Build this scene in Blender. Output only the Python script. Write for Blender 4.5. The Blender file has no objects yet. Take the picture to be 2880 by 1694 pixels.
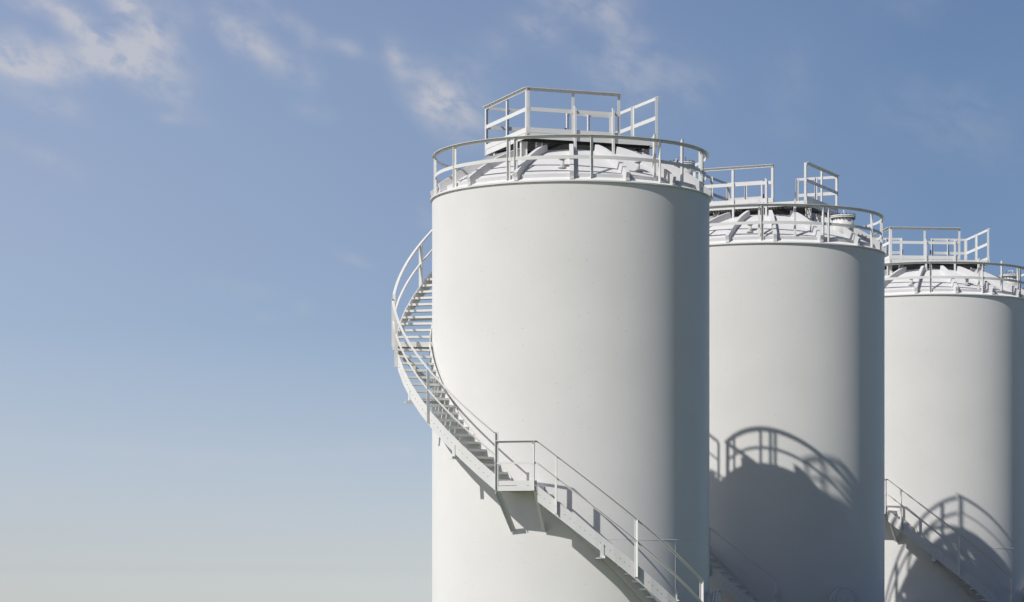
import bpy, math, random
from math import sin, cos, radians, sqrt, pi, atan2
from mathutils import Vector

sc = bpy.context.scene
COL = sc.collection
R = 3.5                      # tank radius in metres; the tanks are drawn in units of R
EYE = 0.46 * R               # height of the eye above the ground

# ------------------------------------------------------------------ camera
cam_d = bpy.data.cameras.new('camera')
cam = bpy.data.objects.new('camera', cam_d)
COL.objects.link(cam)
cam.location = (0, 0, EYE)
cam.rotation_euler = (radians(90), 0, 0)
cam_d.sensor_width = 36
cam_d.lens = 36 * 7456.3 / 2880
cam_d.shift_y = (1601.1 - 847) / 2880
cam_d.clip_start = 0.5
cam_d.clip_end = 5000
sc.camera = cam

# ------------------------------------------------------------------ sun and sky
SUN_EL, SUN_AZ = 41.5, 44.5          # height; light travels towards this bearing (from +Y to +X)
sd = Vector((sin(radians(SUN_AZ)) * cos(radians(SUN_EL)), cos(radians(SUN_AZ)) * cos(radians(SUN_EL)), -sin(radians(SUN_EL))))
sun_d = bpy.data.lights.new('sun', 'SUN')
sun_d.energy = 3.75
sun_d.angle = radians(0.53)
sun_d.color = (1.0, 0.98, 0.94)
sun = bpy.data.objects.new('sun', sun_d)
COL.objects.link(sun)
sun.rotation_euler = sd.to_track_quat('-Z', 'Y').to_euler()
sun.location = (-40, -40, 60)

sc.view_settings.view_transform = 'Standard'
sc.view_settings.look = 'None'
sc.view_settings.exposure = 0
sc.view_settings.gamma = 1

world = bpy.data.worlds.new('World')
sc.world = world
world.use_nodes = True
nt = world.node_tree
nt.nodes.clear()


def N(tree, t, **kw):
    n = tree.nodes.new(t)
    for k, v in kw.items():
        setattr(n, k, v)
    return n


def mth(tree, op, a, b=None, c=None, clamp=False):
    n = tree.nodes.new('ShaderNodeMath')
    n.operation = op
    n.use_clamp = clamp
    for i, v in enumerate((a, b, c)):
        if v is None:
            continue
        if isinstance(v, (int, float)):
            n.inputs[i].default_value = v
        else:
            tree.links.new(v, n.inputs[i])
    return n.outputs[0]


def build_sky():
    L = nt.links.new
    out = N(nt, 'ShaderNodeOutputWorld')
    bg = N(nt, 'ShaderNodeBackground')
    bg.inputs[1].default_value = SKY_STRENGTH
    L(bg.outputs[0], out.inputs[0])
    sky = N(nt, 'ShaderNodeTexSky')
    sky.sky_type = 'NISHITA'
    sky.sun_disc = False
    sky.sun_elevation = radians(SUN_EL)
    sky.sun_rotation = radians(180 + SUN_AZ)
    sky.air_density = 1.0
    sky.dust_density = 1.0
    sky.ozone_density = 1.0
    tc = N(nt, 'ShaderNodeTexCoord')
    sep = N(nt, 'ShaderNodeSeparateXYZ')
    L(tc.outputs['Generated'], sep.inputs[0])
    X, Y, Z = sep.outputs
    az = mth(nt, 'ARCTAN2', X, Y)
    el = mth(nt, 'ARCSINE', Z)
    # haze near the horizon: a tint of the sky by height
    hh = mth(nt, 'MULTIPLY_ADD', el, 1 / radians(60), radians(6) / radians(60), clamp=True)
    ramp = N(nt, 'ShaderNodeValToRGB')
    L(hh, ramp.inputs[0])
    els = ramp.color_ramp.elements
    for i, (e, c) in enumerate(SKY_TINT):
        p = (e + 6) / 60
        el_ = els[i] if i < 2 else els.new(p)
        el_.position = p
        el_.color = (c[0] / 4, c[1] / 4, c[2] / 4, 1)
    mul = N(nt, 'ShaderNodeMix', data_type='RGBA', blend_type='MULTIPLY')
    mul.inputs[0].default_value = 1
    L(sky.outputs[0], mul.inputs[6])
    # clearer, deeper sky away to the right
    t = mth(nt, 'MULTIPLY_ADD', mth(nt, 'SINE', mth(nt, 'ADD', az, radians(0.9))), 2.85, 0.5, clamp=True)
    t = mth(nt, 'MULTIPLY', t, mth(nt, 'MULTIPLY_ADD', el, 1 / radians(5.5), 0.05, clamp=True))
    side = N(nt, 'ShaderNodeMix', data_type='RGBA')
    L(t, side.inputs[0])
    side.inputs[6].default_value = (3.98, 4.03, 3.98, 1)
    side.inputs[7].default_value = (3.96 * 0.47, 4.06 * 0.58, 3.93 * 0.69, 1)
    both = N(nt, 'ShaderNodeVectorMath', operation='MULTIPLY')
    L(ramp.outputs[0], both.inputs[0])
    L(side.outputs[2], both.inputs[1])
    # out-of-view sky, right and behind, darkened to dim the shaded walls
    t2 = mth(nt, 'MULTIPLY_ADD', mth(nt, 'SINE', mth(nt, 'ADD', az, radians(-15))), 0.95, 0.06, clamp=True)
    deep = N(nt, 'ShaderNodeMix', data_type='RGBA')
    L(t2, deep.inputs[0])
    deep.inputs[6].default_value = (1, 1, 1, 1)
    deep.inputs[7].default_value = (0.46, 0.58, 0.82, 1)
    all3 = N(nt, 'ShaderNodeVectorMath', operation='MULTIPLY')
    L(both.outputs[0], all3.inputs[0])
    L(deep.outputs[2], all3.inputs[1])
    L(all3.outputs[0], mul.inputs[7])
    # thin high cloud: patches of torn fractal noise
    comb = N(nt, 'ShaderNodeCombineXYZ')
    L(az, comb.inputs[0])
    L(el, comb.inputs[1])
    mp = N(nt, 'ShaderNodeMapping')
    mp.inputs['Rotation'].default_value = (0, 0, radians(24))
    L(comb.outputs[0], mp.inputs[0])
    mp2 = N(nt, 'ShaderNodeMapping')
    mp2.inputs['Scale'].default_value = (70, 112, 1)
    mp2.inputs['Location'].default_value = (7.7, 4.2, 0.0)
    L(mp.outputs[0], mp2.inputs[0])
    mp = mp2
    n1 = N(nt, 'ShaderNodeTexNoise')
    n1.inputs['Scale'].default_value = 1.0
    n1.inputs['Detail'].default_value = 7
    n1.inputs['Roughness'].default_value = 0.56
    n1.inputs['Distortion'].default_value = 0.2
    L(mp.outputs[0], n1.inputs[0])
    wisp = N(nt, 'ShaderNodeMapRange', interpolation_type='SMOOTHSTEP')
    wisp.inputs[1].default_value = 0.26
    wisp.inputs[2].default_value = 0.74
    L(n1.outputs[0], wisp.inputs[0])
    total = None
    for (cx, cy, sx, sy, tilt, amp) in CLOUDS:
        a0 = math.atan((cx * 2880 / 2520 - 1440) / 7456)
        e0 = (1601 - cy * 2880 / 2520) / 7456 * cos(a0)
        k = 2880 / 2520 / 7456
        sx *= k
        sy *= k
        da = mth(nt, 'SUBTRACT', az, a0)
        de = mth(nt, 'SUBTRACT', el, e0)
        ct, st = cos(radians(tilt)), sin(radians(tilt))
        p = mth(nt, 'MULTIPLY_ADD', da, ct / sx, mth(nt, 'MULTIPLY', de, -st / sx))
        q = mth(nt, 'MULTIPLY_ADD', da, st / sy, mth(nt, 'MULTIPLY', de, ct / sy))
        d2 = mth(nt, 'MULTIPLY_ADD', p, p, mth(nt, 'MULTIPLY', q, q))
        g = mth(nt, 'MULTIPLY', mth(nt, 'EXPONENT', mth(nt, 'MULTIPLY', d2, -0.5)), amp)
        total = g if total is None else mth(nt, 'ADD', total, g)
    mask = mth(nt, 'MULTIPLY', total, mth(nt, 'MULTIPLY_ADD', wisp.outputs[0], 0.78, 0.10))
    mask = mth(nt, 'MINIMUM', mask, 0.68)
    mix = N(nt, 'ShaderNodeMix', data_type='RGBA')
    L(mask, mix.inputs[0])
    L(mul.outputs[2], mix.inputs[6])
    mix.inputs[7].default_value = tuple(c / SKY_STRENGTH for c in (0.60, 0.59, 0.62)) + (1,)
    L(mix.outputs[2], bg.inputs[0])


SKY_STRENGTH = 0.08
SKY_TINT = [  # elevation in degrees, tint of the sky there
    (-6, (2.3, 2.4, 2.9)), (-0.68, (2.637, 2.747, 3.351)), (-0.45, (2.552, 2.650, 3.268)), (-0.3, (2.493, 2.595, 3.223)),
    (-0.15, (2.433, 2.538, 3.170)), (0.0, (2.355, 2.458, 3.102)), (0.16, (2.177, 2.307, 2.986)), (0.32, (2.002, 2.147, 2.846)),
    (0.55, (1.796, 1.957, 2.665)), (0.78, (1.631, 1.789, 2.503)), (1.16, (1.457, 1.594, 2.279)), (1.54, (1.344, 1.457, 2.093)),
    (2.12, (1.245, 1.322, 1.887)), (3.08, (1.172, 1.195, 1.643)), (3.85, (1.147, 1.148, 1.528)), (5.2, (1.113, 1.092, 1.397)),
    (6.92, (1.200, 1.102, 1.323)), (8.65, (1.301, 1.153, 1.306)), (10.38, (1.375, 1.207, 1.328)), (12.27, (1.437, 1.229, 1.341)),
    (20, (0.78, 0.78, 0.98)), (30, (0.40, 0.45, 0.58)), (54, (0.28, 0.33, 0.44))]  # high sky above the view set darker to dim the shaded walls
CLOUDS = [  # x, y, spread along, spread across, tilt down to the right, amount
    (60, 172, 66, 28, 18, 1.2), (20, 150, 44, 26, 10, .75), (140, 40, 95, 22, 36, .55), (60, 25, 50, 20, 20, .3), (215, 95, 60, 22, 38, .4),
    (265, 140, 62, 30, 22, .85), (190, 172, 60, 26, 5, .6), (310, 160, 50, 22, 30, .45), (300, 22, 42, 24, 40, .7), (345, 60, 40, 20, 50, .35),
    (395, 125, 62, 34, 42, .8), (345, 95, 40, 24, 20, .35), (370, 205, 80, 26, 36, .6), (430, 235, 40, 18, 30, .3),
    (100, 120, 70, 14, 28, .3), (90, 262, 90, 15, 22, .3), (150, 268, 40, 14, 5, .25),
    (560, 85, 40, 16, 40, .3), (550, 100, 50, 14, 60, .25), (640, 135, 80, 22, 42, .45), (615, 105, 40, 28, 60, .35), (720, 165, 50, 16, 15, .28),
    (715, 72, 58, 14, 32, .5), (860, 136, 38, 15, 18, .42), (430, 40, 45, 28, 30, .22), (762, 128, 18, 12, 10, .22), (610, 12, 40, 14, 0, .2),
    (975, 162, 30, 16, 62, .5), (1060, 235, 75, 34, 45, .5), (1085, 280, 52, 34, 35, .75), (1140, 300, 50, 30, 30, .35), (1160, 215, 50, 45, 60, .28),
    (1230, 110, 30, 28, 70, .22), (1325, 80, 42, 34, 20, .42), (1425, 25, 60, 26, 15, .4), (1510, 60, 60, 40, 40, .38), (1545, 160, 34, 50, 90, .34),
    (1560, 225, 60, 40, 30, .3), (1700, 225, 50, 40, 0, .24), (1450, 185, 40, 22, 35, .2), (1620, 180, 40, 40, 0, .15),
    (760, 212, 22, 14, 50, .2), (772, 288, 30, 13, 12, .24), (415, 300, 24, 9, 8, .26), (80, 385, 90, 16, 22, .16), (130, 400, 40, 12, 25, .15),
    (868, 642, 36, 10, 20, .22), (600, 712, 60, 14, 10, .12), (745, 760, 20, 16, 0, .14), (655, 785, 28, 10, 0, .12), (1045, 545, 24, 16, 60, .2),
    (330, 1115, 260, 13, 5, .13), (700, 1128, 220, 12, -3, .13), (980, 1110, 120, 12, 8, .12), (60, 1228, 120, 12, 5, .1), (430, 1240, 60, 8, 0, .1),
    (2330, 290, 120, 60, 10, .12), (1940, 190, 40, 60, 0, .12), (2240, 25, 70, 30, 10, .12), (1930, 320, 40, 30, 0, .08), (2400, 350, 90, 50, 20, .08)]
build_sky()


# ------------------------------------------------------------------ materials
def material(name, base, rough=0.5, metal=0.0, var=0.03, scale=0.7, specks=0.0, bump=0.0, spec=0.5):
    m = bpy.data.materials.new(name)
    m.use_nodes = True
    t = m.node_tree
    L = t.links.new
    b = t.nodes['Principled BSDF']
    b.inputs['Roughness'].default_value = rough
    b.inputs['Metallic'].default_value = metal
    b.inputs['Specular IOR Level'].default_value = spec
    if 'Diffuse Roughness' in b.inputs:
        b.inputs['Diffuse Roughness'].default_value = 1.0 if metal == 0 else 0.0
    tc = N(t, 'ShaderNodeTexCoord')
    n1 = N(t, 'ShaderNodeTexNoise')
    n1.inputs['Scale'].default_value = scale
    n1.inputs['Detail'].default_value = 6
    n1.inputs['Roughness'].default_value = 0.6
    L(tc.outputs['Object'], n1.inputs[0])
    mr = N(t, 'ShaderNodeMapRange')
    mr.inputs[1].default_value = 0.3
    mr.inputs[2].default_value = 0.7
    mr.inputs[3].default_value = 1 - var
    mr.inputs[4].default_value = 1 + var
    L(n1.outputs[0], mr.inputs[0])
    mul = N(t, 'ShaderNodeMix', data_type='RGBA', blend_type='MULTIPLY')
    mul.inputs[0].default_value = 1
    mul.inputs[6].default_value = (*base, 1)
    L(mr.outputs[0], mul.inputs[7])
    col = mul.outputs[2]
    if specks:
        mp = N(t, 'ShaderNodeMapping')
        mp.inputs['Scale'].default_value = (1, 1, 1.9)
        L(tc.outputs['Object'], mp.inputs[0])
        for sc_, thr, amt in ((5.2, 0.075, 0.5), (9.0, 0.09, 0.36), (15.0, 0.10, 0.22)):
            vo = N(t, 'ShaderNodeTexVoronoi')
            vo.inputs['Scale'].default_value = sc_
            L(mp.outputs[0], vo.inputs[0])
            nz = N(t, 'ShaderNodeTexNoise')
            nz.inputs['Scale'].default_value = sc_ * 6
            L(tc.outputs['Object'], nz.inputs[0])
            d = mth(t, 'MULTIPLY_ADD', nz.outputs[0], 0.12, vo.outputs['Distance'])
            near = mth(t, 'LESS_THAN', d, thr + 0.06)
            sp = N(t, 'ShaderNodeSeparateColor')
            L(vo.outputs['Color'], sp.inputs[0])
            pick = mth(t, 'GREATER_THAN', sp.outputs[0], 0.35)
            f = mth(t, 'MULTIPLY', mth(t, 'MULTIPLY', near, pick), mth(t, 'MULTIPLY', sp.outputs[1], amt * specks))
            mx = N(t, 'ShaderNodeMix', data_type='RGBA')
            L(f, mx.inputs[0])
            L(col, mx.inputs[6])
            mx.inputs[7].default_value = (0.16, 0.17, 0.16, 1)
            col = mx.outputs[2]
    L(col, b.inputs['Base Color'])
    n2 = N(t, 'ShaderNodeTexNoise')
    n2.inputs['Scale'].default_value = 2.3
    n2.inputs['Detail'].default_value = 5
    L(tc.outputs['Object'], n2.inputs[0])
    rr = N(t, 'ShaderNodeMapRange')
    rr.inputs[3].default_value = rough - 0.06
    rr.inputs[4].default_value = rough + 0.06
    L(n2.outputs[0], rr.inputs[0])
    L(rr.outputs[0], b.inputs['Roughness'])
    if bump:
        bp = N(t, 'ShaderNodeBump')
        bp.inputs['Strength'].default_value = bump
        bp.inputs['Distance'].default_value = 0.02
        n3 = N(t, 'ShaderNodeTexNoise')
        n3.inputs['Scale'].default_value = 1.3
        n3.inputs['Detail'].default_value = 4
        L(tc.outputs['Object'], n3.inputs[0])
        L(n3.outputs[0], bp.inputs['Height'])
        L(bp.outputs[0], b.inputs['Normal'])
    return m


M_WALL = material('painted_tank_wall', (0.80, 0.785, 0.76), 0.42, var=0.02, specks=1.0, bump=0.06)
M_STEEL = material('painted_steel', (0.79, 0.78, 0.755), 0.45, var=0.025, scale=2.0)
M_ROOF = material('painted_roof', (0.70, 0.69, 0.685), 0.5, var=0.03, scale=1.2)
M_SEAM = material('weld_paint', (0.80, 0.79, 0.77), 0.35, var=0.02)
M_DARK = material('dark_steel', (0.055, 0.055, 0.055), 0.5, metal=0.3, var=0.2, scale=6)
M_GRATE = material('grating_steel', (0.07, 0.07, 0.07), 0.55, metal=0.4, var=0.2, scale=5)
M_BOLT = material('bolt_steel', (0.13, 0.13, 0.14), 0.4, metal=0.7, var=0.2, scale=9)


def ground_material():
    m = bpy.data.materials.new('meadow_grass')
    m.use_nodes = True
    t = m.node_tree
    L = t.links.new
    b = t.nodes['Principled BSDF']
    b.inputs['Roughness'].default_value = 0.9
    tc = N(t, 'ShaderNodeTexCoord')
    n1 = N(t, 'ShaderNodeTexNoise')
    n1.inputs['Scale'].default_value = 0.35
    n1.inputs['Detail'].default_value = 10
    n1.inputs['Roughness'].default_value = 0.7
    L(tc.outputs['Object'], n1.inputs[0])
    rp = N(t, 'ShaderNodeValToRGB')
    rp.color_ramp.elements[0].position = 0.3
    rp.color_ramp.elements[0].color = (0.05, 0.085, 0.02, 1)
    rp.color_ramp.elements[1].position = 0.72
    rp.color_ramp.elements[1].color = (0.135, 0.16, 0.055, 1)
    L(n1.outputs[0], rp.inputs[0])
    L(rp.outputs[0], b.inputs['Base Color'])
    n2 = N(t, 'ShaderNodeTexNoise')
    n2.inputs['Scale'].default_value = 14
    n2.inputs['Detail'].default_value = 6
    L(tc.outputs['Object'], n2.inputs[0])
    bp = N(t, 'ShaderNodeBump')
    bp.inputs['Strength'].default_value = 0.6
    bp.inputs['Distance'].default_value = 0.08
    L(n2.outputs[0], bp.inputs['Height'])
    L(bp.outputs[0], b.inputs['Normal'])
    return m


# ------------------------------------------------------------------ mesh helpers (all lengths in units of R, z = 0 at the eye's level)
def P(r, ph, z):
    a = radians(ph)
    return Vector((r * sin(a), -r * cos(a), z))


def rad_dir(ph):
    a = radians(ph)
    return Vector((sin(a), -cos(a), 0))


def tan_dir(ph):
    a = radians(ph)
    return Vector((cos(a), sin(a), 0))


UP = Vector((0, 0, 1))


class MB:
    def __init__(s):
        s.v, s.f, s.sm, s.mi = [], [], [], []
        s.cur = 0

    def quad(s, pts, smooth=False):
        i = len(s.v)
        s.v += [Vector(p) for p in pts]
        s.f.append(tuple(range(i, i + len(pts))))
        s.sm.append(smooth)
        s.mi.append(s.cur)

    def hexa(s, p):     # p[0..3] bottom ring, p[4..7] top ring
        i = len(s.v)
        s.v += [Vector(q) for q in p]
        for f in ((3, 2, 1, 0), (4, 5, 6, 7), (0, 1, 5, 4), (1, 2, 6, 5), (2, 3, 7, 6), (3, 0, 4, 7)):
            s.f.append(tuple(i + k for k in f))
            s.sm.append(False)
            s.mi.append(s.cur)

    def box(s, c, ax, ay, az):    # centre and three half-extent vectors
        c = Vector(c)
        s.hexa([c - ax - ay - az, c + ax - ay - az, c + ax + ay - az, c - ax + ay - az,
                c - ax - ay + az, c + ax - ay + az, c + ax + ay + az, c - ax + ay + az])

    def bar(s, p, q, side, w, h):  # bar p->q; side: direction of its width
        p, q = Vector(p), Vector(q)
        d = (q - p).normalized()
        n = d.cross(side).normalized()
        sd_ = n.cross(d).normalized()
        a, b = sd_ * (w / 2), n * (h / 2)
        s.hexa([p - a - b, p + a - b, p + a + b, p - a + b, q - a - b, q + a - b, q + a + b, q - a + b])

    def sweep(s, rings, closed=False, smooth=False):   # rings: lists of points (same length), each a closed section
        n = len(rings[0])
        i0 = len(s.v)
        for rg in rings:
            s.v += [Vector(p) for p in rg]
        m = len(rings)
        for k in range(m if closed else m - 1):
            a, b = i0 + k * n, i0 + ((k + 1) % m) * n
            for j in range(n):
                j2 = (j + 1) % n
                s.f.append((a + j, a + j2, b + j2, b + j))
                s.sm.append(smooth)
                s.mi.append(s.cur)
        if not closed:
            s.f.append(tuple(i0 + j for j in reversed(range(n))))
            s.f.append(tuple(i0 + (m - 1) * n + j for j in range(n)))
            s.sm += [False, False]
            s.mi += [s.cur, s.cur]

    def helix(s, pts, r0, r1, h0, h1):    # pts (phi, z): rectangle r0..r1 by z+h0..z+h1
        s.sweep([[P(r0, a, z + h0), P(r1, a, z + h0), P(r1, a, z + h1), P(r0, a, z + h1)] for a, z in pts])

    def lathe(s, prof, n=192, a0=0.0, a1=360.0, smooth=True):   # open surface of revolution
        full = abs(a1 - a0) >= 360
        m = n if full else n + 1
        i0 = len(s.v)
        for k in range(m):
            a = a0 + (a1 - a0) * k / n
            s.v += [P(r, a, z) for r, z in prof]
        L_ = len(prof)
        for k in range(n):
            a, b = i0 + k * L_, i0 + ((k + 1) % m) * L_
            for j in range(L_ - 1):
                s.f.append((a + j, b + j, b + j + 1, a + j + 1))
                s.sm.append(smooth)
                s.mi.append(s.cur)

    def cyl(s, p, q, r, n=20, r2=None, smooth=True):
        p, q = Vector(p), Vector(q)
        d = (q - p).normalized()
        a = d.orthogonal().normalized()
        b = d.cross(a)
        r2 = r if r2 is None else r2
        i0 = len(s.v)
        for c, rr in ((p, r), (q, r2)):
            s.v += [c + (a * cos(2 * pi * k / n) + b * sin(2 * pi * k / n)) * rr for k in range(n)]
        for k in range(n):
            k2 = (k + 1) % n
            s.f.append((i0 + k, i0 + k2, i0 + n + k2, i0 + n + k))
            s.sm.append(smooth)
            s.mi.append(s.cur)
        s.f.append(tuple(i0 + k for k in reversed(range(n))))
        s.f.append(tuple(i0 + n + k for k in range(n)))
        s.sm += [False, False]
        s.mi += [s.cur, s.cur]

    def build(s, name, mats, parent=None, label=None):
        me = bpy.data.meshes.new(name)
        me.from_pydata([v * R for v in s.v], [], s.f)
        for m in (mats if isinstance(mats, (list, tuple)) else [mats]):
            me.materials.append(m)
        me.polygons.foreach_set('use_smooth', s.sm)
        me.polygons.foreach_set('material_index', s.mi)
        me.update()
        o = bpy.data.objects.new(name, me)
        COL.objects.link(o)
        if parent is not None:
            o.parent = parent
        if label:
            o['label'] = label
        return o


def angles(a, b, step=2.0):
    n = max(1, int(round(abs(b - a) / step)))
    return [a + (b - a) * k / n for k in range(n + 1)]


# ------------------------------------------------------------------ ground
def build_ground():
    mb = MB()
    g = -EYE / R
    # a grassy hilltop: flat where the tanks stand, falling away on every side
    prof = [(0.001, 0), (8, 0), (16, 0), (24, 0), (30.5, 0), (32, -0.25), (35, -1.5), (42, -5), (60, -14)]
    c = Vector((0, 18 * 0 + 2, 0))
    i0 = len(mb.v)
    n = 96
    for k in range(n):
        a = 2 * pi * k / n
        for r, dz in prof:
            y = r * cos(a)
            mb.v.append(Vector((r * 1.2 * sin(a), 3.4 + y, g + dz)))
    L_ = len(prof)
    for k in range(n):
        a, b = i0 + k * L_, i0 + ((k + 1) % n) * L_
        for j in range(L_ - 1):
            mb.f.append((b + j, a + j, a + j + 1, b + j + 1))
            mb.sm.append(True)
            mb.mi.append(0)
    o = mb.build('ground', ground_material())
    o.location = (0, 0, EYE)
    o['kind'] = 'structure'
    o['label'] = 'grassy hilltop ground under the white tanks'
    o['category'] = 'ground'
    return o


build_ground()

# ------------------------------------------------------------------ the tank
ZG = -0.46
RS, ZC = 1.65, 1.361            # roof sphere
K = 0.0173                      # stair pitch per degree


def dome_z(r):
    return ZC + sqrt(RS * RS - r * r)


def lrail(mb, p, q, out, web=0.020, fl=0.012, t=0.0032):   # straight handrail angle, top at p,q
    p, q = Vector(p), Vector(q)
    d = (q - p).normalized()
    up = out.cross(d).normalized()
    if up.z < 0:
        up = -up
    a = p - up * (t + (web - t) / 2) - out * (t / 2)
    b = q - up * (t + (web - t) / 2) - out * (t / 2)
    mb.bar(a, b, out, t, web - t)
    a = p - up * (t / 2) + out * ((fl - t) / 2)
    b = q - up * (t / 2) + out * ((fl - t) / 2)
    mb.bar(a, b, out, fl + t, t)


def lrail_arc(mb, pts, r, web=0.018, fl=0.013, t=0.0032):
    mb.helix(pts, r - t, r, -web, -t)
    mb.helix(pts, r - t, r + fl, -t, 0)


def lpost(mb, base, top, out, tan, w=0.016, t=0.0032, wr=None):
    wr = wr or w     # angle post: one leg along tan, one leg along out
    base, top = Vector(base), Vector(top)
    h = (top - base) / 2
    c = base + h
    mb.box(c + tan * (w / 2) - out * (t / 2), tan * (w / 2), out * (t / 2), h)
    mb.box(c + tan * (t / 2) + out * ((wr - t) / 2), tan * (t / 2), out * ((wr - t) / 2), h)


def build_tank():
    tank = bpy.data.objects.new('storage_tank', None)
    COL.objects.link(tank)

    # ---- shell
    mb = MB()
    mb.lathe([(1.0, ZG), (1.0, 2.664)], 256)
    shell = mb.build('tank_wall', M_WALL, tank)
    mb = MB()
    for z, w in ((0.2035, 0.0036),):
        mb.lathe([(1.0, z - w / 2), (1.0012, z - w / 4), (1.0012, z + w / 4), (1.0, z + w / 2)], 60, 12.5, 69.0)
    for a in (45.5,):
        mb.box(P(1.0002, a, (ZG + 0.2035) / 2), rad_dir(a) * 0.0011, tan_dir(a) * 0.0016, UP * ((0.2035 - ZG) / 2 - .003))
    mb.build('weld_seam', M_SEAM, shell)

    # ---- shell manhole with bolted cover, nozzle and earthing lug
    a = 76.0
    c0 = P(0.99, a, -0.255)
    o = rad_dir(a)
    mb = MB()
    mb.cyl(c0, c0 + o * 0.07, 0.088, 40)
    man = mb.build('manhole', M_STEEL, tank)
    mb = MB()
    mb.cyl(c0 + o * 0.062, c0 + o * 0.078, 0.110, 48)
    mb.cyl(c0 + o * 0.081, c0 + o * 0.096, 0.110, 48)
    tt = tan_dir(a)
    for s_ in (-1, 1):
        mb.bar(c0 + o * 0.10 + tt * 0.035 * s_ + UP * 0.02, c0 + o * 0.10 + tt * 0.035 * s_ - UP * 0.03, tt, 0.008, 0.02)
    mb.build('cover', M_STEEL, man)
    mb = MB()
    for k in range(24):
        q = 2 * pi * k / 24
        d = tt * cos(q) * 0.099 + UP * sin(q) * 0.099
        mb.cyl(c0 + o * 0.055 + d, c0 + o * 0.100 + d, 0.0034, 6, smooth=False)
    mb.build('flange_bolts', M_BOLT, man)
    mb = MB()
    a = 0.0
    c0 = P(0.99, a, -0.345)
    o = rad_dir(a)
    mb.cyl(c0, c0 + o * 0.09, 0.038, 28)
    noz = mb.build('nozzle', M_STEEL, tank)
    mb = MB()
    mb.cyl(c0 + o * 0.085, c0 + o * 0.105, 0.06, 32)
    mb.build('flange', M_STEEL, noz)
    mb = MB()
    c = P(1.0, 46.3, -0.19)
    mb.box(c + rad_dir(46.3) * 0.004, rad_dir(46.3) * 0.004, tan_dir(46.3) * 0.006, UP * 0.03)
    mb.box(c + rad_dir(46.3) * 0.022 - UP * 0.027, rad_dir(46.3) * 0.014, tan_dir(46.3) * 0.014, UP * 0.003)
    mb.build('earthing_lug', M_STEEL, tank)

    # ---- roof: lip, sloping edge, kerb, dome
    mb = MB()
    mb.lathe([(1.0005, 2.650), (1.0025, 2.650), (1.0025, 2.654)], 256)
    mb.lathe([(1.0025, 2.6545), (1.0135, 2.6545)], 256)
    mb.lathe([(1.0135, 2.6545), (1.0140, 2.664)], 256)
    mb.lathe([(1.0140, 2.664), (0.956, 2.691)], 256)
    roof = mb.build('roof_edge', M_STEEL, tank)
    mb = MB()
    mb.lathe([(0.956, 2.688), (0.956, 2.7165)], 256)
    mb.lathe([(0.956, 2.7165), (0.945, dome_z(0.945))], 256)
    mb.lathe([(r, dome_z(r)) for r in [0.945 - 0.9449 * k / 28 for k in range(29)]], 192)
    dome = mb.build('roof_dome', M_ROOF, tank)
    for k in range(16):
        a = -0.8 + 22.5 * k
        mb = MB()
        t = tan_dir(a) * 0.014
        rings = []
        for q in range(15):
            r = 0.46 + (0.985 - 0.46) * q / 14
            z = dome_z(r)
            slope = -r / sqrt(RS * RS - r * r)
            n = Vector((-slope, 0, 1)).normalized()     # (radial, -, up)
            lo, hi = -0.008, 0.052
            pl = P(r + n.x * lo, a, z + n.z * lo)
            ph = P(r + n.x * hi, a, z + n.z * hi)
            rings.append([pl - t, pl + t, ph + t, ph - t])
        mb.sweep(rings)
        # end shoe of the rafter on the sloping edge
        e = rings[-1]
        lo = P(1.010, a, 2.670)
        mb.sweep([e, [lo - t, lo + t, P(1.006, a, 2.692) + t, P(1.006, a, 2.692) - t]])
        mb.build('roof_rafter', M_ROOF, dome)
    for a, r in ((-5.1, 0.862), (31.3, 0.867)):
        mb = MB()
        b = P(r, a, dome_z(r) - 0.01)
        mb.cyl(b, b + UP * 0.068, 0.0145, 24)
        mb.cyl(b + UP * 0.010, b + UP * 0.0145, 0.030, 24, 0.027)
        mb.cyl(b + UP * 0.0685, b + UP * 0.077, 0.025, 24)
        mb.cyl(b + UP * 0.0775, b + UP * 0.085, 0.025, 24)
        mb.build('vent_nozzle', M_ROOF, dome)
    r, a = 0.80, 93.0
    b = P(r, a, dome_z(r) - 0.05)
    mb = MB()
    mb.cyl(b, b + UP * 0.172, 0.086, 40)
    mb.cyl(b + UP * 0.162, b + UP * 0.171, 0.102, 40)
    hat = mb.build('roof_manhole', M_STEEL, dome)
    mb = MB()
    mb.cyl(b + UP * 0.174, b + UP * 0.184, 0.102, 40)
    mb.build('cover', M_STEEL, hat)
    mb = MB()
    for k in range(20):
        q = 2 * pi * k / 20
        d = Vector((cos(q) * 0.096, sin(q) * 0.096, 0))
        mb.cyl(b + d + UP * 0.152, b + d + UP * 0.196, 0.0055, 6, smooth=False)
    mb.build('flange_bolts', M_BOLT, hat)
    mb = MB()
    t = Vector((0.7, -0.7, 0)) * 0.045
    for s_ in (-1, 1):
        mb.cyl(b + t * s_ + UP * 0.184, b + t * s_ + UP * 0.222, 0.003, 8)
    mb.cyl(b - t * 1.06 + UP * 0.2235, b + t * 1.06 + UP * 0.2235, 0.003, 8)
    mb.build('cover_handle', M_STEEL, hat)

    # ---- guard rail round the roof edge
    rr, zt = 0.979, 2.978
    segs = [(-149.5, -120.6, [-149.0, -122.6]), (-120.5, -26.0, [-119.8, -88.3, -58.2, -27.8]),
            (-25.9, 69.8, [-24.6, 6.7, 37.6, 68.0]), (69.9, 165.9, [71.0, 103, 133.5, 164.6]), (166.0, 193.0, [166.6, 171.0, 186.3, 192.0])]
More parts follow.
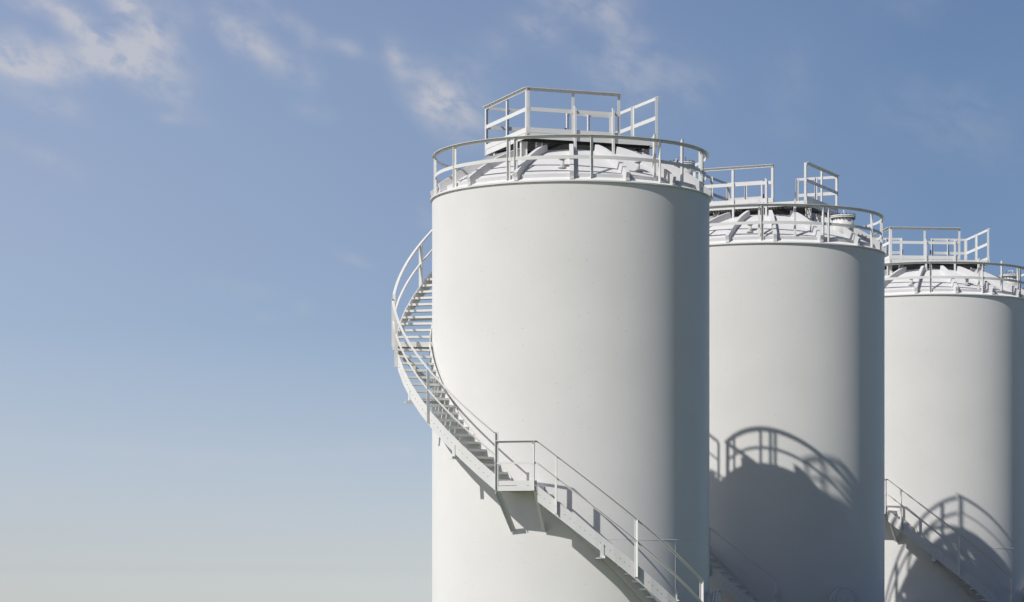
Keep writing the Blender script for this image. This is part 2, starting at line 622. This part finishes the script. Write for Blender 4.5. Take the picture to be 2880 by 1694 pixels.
    for a0, a1, posts in segs:
        mb = MB()
        lrail_arc(mb, [(a, zt) for a in angles(a0, a1, 1.5)], rr, web=0.0205, fl=0.0185)
        g = mb.build('roof_guard_rail', M_STEEL, tank)
        mb = MB()
        mb.helix([(a, 2.826) for a in angles(a0, a1, 1.5)], rr - 0.003, rr, -0.012, 0.012)
        mb.build('mid_rail', M_STEEL, g)
        for a in posts:
            mb = MB()
            zb = 2.664 + (1.0185 - 0.974) / (1.0185 - 0.956) * 0.027
            lpost(mb, P(rr - 0.0065, a, zb - 0.004), P(rr - 0.0065, a, zt - 0.0045), rad_dir(a), tan_dir(a), w=0.0205, t=0.0036)
            mb.build('post', M_STEEL, g)
    for a in (36.6, 54.3):      # taller gate posts on the roof edge
        mb = MB()
        b = P(0.946, a, dome_z(0.95) - 0.01)
        t, o = tan_dir(a), rad_dir(a)
        h = 3.020 - b.z
        mb.hexa([b - t * .0085 - o * .0085, b + t * .0085 - o * .0085, b + t * .0085 + o * .0085, b - t * .0085 + o * .0085,
                 b - t * .0085 - o * .0085 + UP * (h - .02), b + t * .0085 - o * .0085 + UP * (h - .02), b + t * .0085 + o * .0085 + UP * h, b - t * .0085 + o * .0085 + UP * h])
        mb.build('gate_post', M_STEEL, tank)

    build_platform(tank)
    build_stairs(tank)
    return tank


def build_platform(tank):
    al = radians(20.725)
    u = Vector((cos(al), sin(al), 0))
    w = Vector((-sin(al), cos(al), 0))
    A_, B_ = 0.5058, 0.4241
    zt, zb, zf = 3.377, 3.021, 3.059

    def Q(a, b, z):
        return u * a + w * b + UP * z

    plat = bpy.data.objects.new('top_platform', None)
    COL.objects.link(plat)
    plat.parent = tank
    # floor grating: bearing bars and cross bars
    mb = MB()
    n = 40
    for k in range(n + 1):
        a = -A_ + 0.012 + (2 * A_ - 0.024) * k / n
        mb.box(Q(a, 0, zf - 0.007), u * 0.0026, w * (B_ - 0.008), UP * 0.0065)
    for k in range(22):
        b = -B_ + 0.015 + (2 * B_ - 0.03) * k / 21
        mb.box(Q(0, b, zf - 0.0035), u * (A_ - 0.008), w * 0.0035, UP * 0.002)
    mb.build('floor_grating', M_GRATE, plat)
    mb = MB()
    for b in (-0.27, 0.27):
        mb.box(Q(0, b, zb + 0.012), u * (A_ - 0.007), w * 0.010, UP * 0.0115)
    for a in (-0.47, -0.16, 0.16, 0.47):
        mb.box(Q(a, 0, zb + 0.011), u * 0.008, w * (0.2595), UP * 0.0095)
    mb.build('floor_beam', M_GRATE, plat)
    # edge channel and toe boards
    mb = MB()
    t = 0.003
    ez, eh = (zb + zf) / 2, (zf - zb) / 2
    mb.box(Q(0, -B_ + t, ez), u * A_, w * t, UP * eh)
    mb.box(Q(0, B_ - t, ez), u * A_, w * t, UP * eh)
    mb.box(Q(-A_ + t, 0, ez), u * t, w * (B_ - 2 * t), UP * eh)
    mb.box(Q(A_ - t, 0, ez), u * t, w * (B_ - 2 * t), UP * eh)
    mb.build('edge_channel', M_STEEL, plat)
    CX = -A_ + 2 * A_ * 0.708
    z0, z1 = zf + 0.004, 3.098
    tz, th = (z0 + z1) / 2, (z1 - z0) / 2
    mids = 3.227
    G1, G2 = -0.172, 0.132

    def panel(p0, p1, out, posts, toe=True, back=False):
        """one straight run of guard rail from p0 to p1 (a,b pairs) with the given outward direction"""
        a, b = Q(p0[0], p0[1], zt), Q(p1[0], p1[1], zt)
        mb_ = MB()
        lrail(mb_, a, b, out, web=0.022, fl=0.0155)
        g = mb_.build('guard_rail', M_STEEL, plat)
        d = (b - a).normalized()
        mb_ = MB()
        mb_.bar(a + UP * (mids - zt) - out * 0.0045, b + UP * (mids - zt) - out * 0.0045, out, 0.003, 0.0275)
        mb_.build('mid_rail', M_STEEL, g)
        if toe:
            mb_ = MB()
            mb_.bar(a + UP * (tz - zt) - out * 0.003 + d * .001, b + UP * (tz - zt) - out * 0.003 - d * .001, out, 0.004, th * 2)
            mb_.build('toe_board', M_STEEL, g)
        for k, s_ in enumerate(posts):
            q = a + (b - a) * s_
            mb_ = MB()
            flip = -1 if s_ > 0.5 else 1
            lpost(mb_, q + UP * (zb + 0.001 - zt) - out * 0.0085, q - UP * 0.004 - out * 0.0085, -out, d * flip, w=0.0195, t=0.0036)
            mb_.build('post', M_STEEL, g)
        return g

    panel((-A_, -B_), (CX, -B_), -w, (0.0, 0.51, 1.0))
    panel((-A_ + .001, B_), (-A_ + .001, -B_), -u, (0.0, 0.5, 1.0))
    panel((A_ - .001, -B_), (A_ - .001, B_), u, (0.0, 0.52, 1.0))
    panel((-A_, B_), (G1, B_), w, (0.0, 0.5, 1.0))
    panel((G2, B_), (A_, B_), w, (0.0, 0.45, 1.0))
    # small dark latches on the gate posts of the rear opening
    for a in (G1 + 0.004, G2 - 0.004):
        mb = MB()
        mb.box(Q(a, B_ - 0.012, 3.235), u * 0.006, w * 0.008, UP * 0.022)
        mb.build('gate_latch', M_DARK, plat)
    # legs down to the dome
    for a, b, top, wide in ((-0.14, -0.4325, 3.268, 0), (0.152, -0.4325, 3.268, 0), (-0.14, 0.4325, 3.2, 0), (0.152, 0.4325, 3.2, 0),
                            (-0.47, -0.27, zb, 1), (0.47, -0.27, zb, 1), (-0.47, 0.27, zb, 1), (0.47, 0.27, zb, 1), (-0.35, -0.26, zb, 1), (0.35, 0.26, zb, 1)):
        r = sqrt(a * a + b * b)
        bz = dome_z(r) - 0.015
        mb = MB()
        if wide:
            ww = 0.021
            c = Q(a, b, (top + bz) / 2)
            h = UP * ((top - bz) / 2 - 0.0005)
            mb.box(c, u * (ww - .0035), w * 0.0018, h)
            for s_ in (-1, 1):
                mb.box(c + u * ww * s_ - w * 0.008, u * 0.0032, w * 0.0112, h)
        else:
            h = 0.0085
            c = Q(a, b, bz)
            sg = -1 if b < 0 else 1
            i1, i2 = u * h, w * 0.0065
            tp = UP * (top - bz)
            cut = UP * 0.022
            mb.hexa([c - i1 - i2, c + i1 - i2, c + i1 + i2, c - i1 + i2, c - i1 - i2 + tp, c + i1 - i2 + tp - cut, c + i1 + i2 + tp - cut, c - i1 + i2 + tp])
        mb.build('platform_leg', M_STEEL, plat)
    # stair over the dome from the rear opening to the roof edge
    st = bpy.data.objects.new('roof_stair', None)
    COL.objects.link(st)
    st.parent = tank
    b0, b1 = B_ + 0.002, 0.955
    za, zb_ = zf, 2.735
    for a in (G1 + .004, G2 - .004):
        mb = MB()
        mb.bar(Q(a, b0, za - 0.03), Q(a, b1, zb_ - 0.01), u, 0.006, 0.04)
        mb.build('stringer', M_STEEL, st)
    for k in range(7):
        s_ = (k + 0.7) / 7.2
        mb = MB()
        mb.box(Q((G1 + G2) / 2, b0 + (b1 - b0) * s_, za + (zb_ - za) * s_), u * ((G2 - G1) / 2 - 0.009), w * 0.03, UP * 0.006)
        mb.build('tread', M_STEEL, st)
    for a in (G1 - .006, G2 + .006):
        mb = MB()
        so = -u if a < 0 else u
        lrail(mb, Q(a, b0 + .012, 3.012), Q(a, b1, 2.985), so, web=0.02, fl=0.016)
        hr = mb.build('handrail', M_STEEL, st)
        for s_ in (0.5, 0.97):
            mb = MB()
            q = b0 + .012 + (b1 - b0 - .012) * s_
            zz = za + (zb_ - za) * s_
            top = 3.010 - 0.027 * s_
            lpost(mb, Q(a, q, zz - 0.03) - so * .006, Q(a, q, top - 0.003) - so * .006, so * -1, w, w=0.018, t=0.0034)
            mb.build('post', M_STEEL, hr)


RI0, RI1 = 1.020, 1.026       # inner stringer
RO0, RO1 = 1.266, 1.272       # outer stringer
RH = 1.281                    # handrail radius


def build_stairs(tank):
    def ztop1(a): return 0.563 - K * (a + 11.4)
    def ztop2(a): return 0.637 - K * (a + 24.8)
    def ztop3(a): return 1.699 - K * (a + 95.3)
    flights = [
        (ztop1, -11.4, 47.6, 0.307, (-11.4, 43.9), (-5.35, 19.3, 43.6), (8.3, 33.0), 'lower'),
        (ztop2, -82.0, -24.8, 0.293, (-82.0, -24.8), (-76.0, -51.3), (-40.3, -64.0), 'middle'),
        (ztop3, -150.5, -95.3, 0.298, (-150.5, -95.3), (-145.0, -120.3), (-112, -135), 'upper')]
    for zt, a0, a1, hr, (r0, r1), posts, brk, nm in flights:
        fl = bpy.data.objects.new('stair_flight', None)
        COL.objects.link(fl)
        fl.parent = tank
        H = 0.107
        for ri, ro in ((RO0, RO1), (RI0, RI1)):
            mb = MB()
            mb.helix([(a, zt(a)) for a in angles(a0, a1, 6.2 if ro == RO1 else 1.2)], ri, ro, -H, 0)
            if ro == RO1:
                mb.cur = 1
                nst = int((a1 - a0) / 3.08)
                for k in range(nst):
                    for dx in (0.7, 2.1):
                        a = a0 + 3.08 * k + dx
                        z = zt(a) - 0.052
                        p = P(RO1 - 0.003, a, z)
                        mb.cyl(p, p + rad_dir(a) * 0.0040, 0.0024, 6, smooth=False)
                mb.cur = 0
            mb.build('stringer', [M_STEEL, M_BOLT], fl)
        n = int(round((a1 - a0) / 3.08))
        rise = K * 3.08
        for k in range(1, n + 1):
            z = zt(a0) - rise * k
            if z < ZG + 0.02:
                break
            b0, b1 = a0 + 3.08 * (k - 1) + 0.25, a0 + 3.08 * k + 0.3
            b0, b1 = max(b0, a0 + .05), min(b1, a1 - .05)
            mb = MB()
            mb.sweep([[P(RI1 + .0005, b, z - 0.016), P(RO0 - .0005, b, z - 0.016), P(RO0 - .0005, b, z), P(RI1 + .0005, b, z)] for b in angles(b0, b1, 1.8)])
            mb.build('tread', M_STEEL, fl)
        # handrail and knee rail
        for off, nm2 in ((0.0, 'handrail'), (-0.147, 'knee_rail')):
            mb = MB()
            pts = [(a, zt(a) + hr + off) for a in angles(r0, r1, 1.2)]
            if nm2 == 'handrail':
                lrail_arc(mb, pts, RH, web=0.0145, fl=0.0155, t=0.003)
            else:
                lrail_arc(mb, pts, RH, web=0.0145, fl=0.011, t=0.003)
            mb.build(nm2, M_STEEL, fl)
        for a in posts:
            mb = MB()
            zb_ = zt(a) - 0.085
            lpost(mb, P(RO1 + 0.0040, a, max(zb_, ZG)), P(RO1 + 0.0040, a, zt(a) + hr - 0.0035), rad_dir(a), -tan_dir(a), w=0.017, t=0.0036, wr=0.024)
            mb.build('post', M_STEEL, fl)
        for a in brk:
            mb = MB()
            zb_ = zt(a) - H
            mb.box(P(RO1 + 0.002, a, zb_ + 0.01), rad_dir(a) * 0.0015, tan_dir(a) * 0.0125, UP * 0.045)
            c = P((0.999 + 1.305) / 2, a, zb_ - 0.041)
            mb.box(c, rad_dir(a) * ((1.305 - 0.999) / 2), tan_dir(a) * 0.016, UP * 0.002)
            mb.box(c + UP * 0.0095 + tan_dir(a) * .0145, rad_dir(a) * ((1.305 - 0.999) / 2), tan_dir(a) * 0.0015, UP * 0.0065)
            mb.build('stair_bracket', M_STEEL, fl)

    # landings
    for k, (a0, a1, zb_, zrail, braces) in enumerate(((-24.8, -11.4, 0.530, 0.870, (-24.2, -12.0)), (-95.3, -82.0, 1.592, 1.935, (-94.7, -82.6)),
                                                      (-165.5, -150.5, 2.630, 2.978, (-164.5, -151.2)))):
        ld = bpy.data.objects.new('stair_landing', None)
        COL.objects.link(ld)
        ld.parent = tank
        zf = zb_ + 0.0345
        mb = MB()
        mb.helix([(a, zf) for a in angles(a0 + .4, a1 - .4, 1.2)], 1.006, RO0 + .002, -0.006, -0.001)
        mb.build('floor_plate', M_STEEL, ld)
        mb = MB()
        mb.helix([(a, zb_) for a in angles(a0, a1, 1.2)], RO0 + .003, RO1 + .003, 0, 0.0335)
        for a in (a0, a1):
            s_ = 1 if a == a0 else -1
            mb.sweep([[P(1.001, a, zb_), P(RO0 + .0025, a, zb_), P(RO0 + .0025, a, zf + .002), P(1.001, a, zf + .002)],
                      [P(1.001, a + .35 * s_, zb_), P(RO0 + .0025, a + .35 * s_, zb_), P(RO0 + .0025, a + .35 * s_, zf + .002), P(1.001, a + .35 * s_, zf + .002)]])
        mb.build('edge_channel', M_STEEL, ld)
        mb = MB()
        mb.helix([(a, zf + 0.003) for a in angles(a0 + .2, a1 - .2, 1.2)], RO0 + .004, RO1 + .001, 0, 0.031)
        mb.build('toe_board', M_STEEL, ld)
        mb = MB()
        lrail_arc(mb, [(a, zrail) for a in angles(a0, a1, 1.2)], RH, web=0.0145, fl=0.0155, t=0.003)
        if k == 2:
            lrail(mb, P(RH - .004, a0 + .3, zrail - .0005), P(1.03, a0 + .3, zrail - .0005), -tan_dir(a0), web=0.016, fl=0.008)
        rl = mb.build('handrail', M_STEEL, ld)
        mb = MB()
        zm = zrail - 0.146
        mb.helix([(a, zm) for a in angles(a0, a1, 1.2)], RH - 0.003, RH, -0.013, 0)
        if k == 2:
            mb.bar(P(RH - .004, a0 + .3, zm - .008), P(1.03, a0 + .3, zm - .008), tan_dir(a0), 0.003, 0.014)
        mb.build('knee_rail', M_STEEL, ld)
        ps = [(RH - .0055, a0 + .15), (RH - .0055, a1 - .8)]
        for r, a in ps:
            mb = MB()
            top = zrail - .0035
            if k < 2 and a < a0 + 1:
                top = zrail + 0.058
            lpost(mb, P(RO1 + .0045, a, zb_ + .001), P(RO1 + .0045, a, top), rad_dir(a), tan_dir(a) * (1 if a < a0 + 1 else -1), w=0.017, t=0.0036, wr=0.023)
            mb.build('post', M_STEEL, rl)
        if k == 2:
            mb = MB()
            a = a0 + .4
            lpost(mb, P(1.03, a, zb_ + .001), P(1.03, a, zrail - .004), -rad_dir(a), tan_dir(a), w=0.0155, t=0.0034)
            mb.build('post', M_STEEL, rl)
        for a in braces:
            mb = MB()
            p, q = P(RO0 - .004, a, zb_ - .001), P(0.999, a, zb_ - 0.262)
            t = tan_dir(a)
            d = (q - p).normalized()
            n = d.cross(t).normalized()
            mb.bar(p, q, t, 0.031, 0.0035)
            s_ = 1 if a == braces[0] else -1
            mb.bar(p - t * .014 * s_ + n * .013, q - t * .014 * s_ + n * .013, t, 0.003, 0.022)
            mb.build('brace', M_STEEL, ld)


def copy_tree(o, parent=None):
    c = o.copy()
    COL.objects.link(c)
    if parent is not None:
        c.parent = parent
    for ch in list(o.children):
        copy_tree(ch, c)
    return c


tank0 = build_tank()
TANKS = [(0.4235, 19.148, 0.0, 'tall white tank nearest the camera, whole spiral stair curling round its left side'),
         (2.1641, 22.5845, -45.43, 'middle white tank, partly behind the nearest one, bolted round hatch standing on its dome roof'),
         (4.1866, 26.6333, -15.09, 'farthest white tank, cut off by the right edge of the photo')]
for i, (x, y, th, lab) in enumerate(TANKS):
    o = tank0 if i == 0 else copy_tree(tank0)
    o.location = (x * R, y * R, EYE)
    o.rotation_euler = (0, 0, radians(th))
    o['label'] = lab
    o['category'] = 'storage tank'
    o['group'] = 'white storage tanks standing in a row'
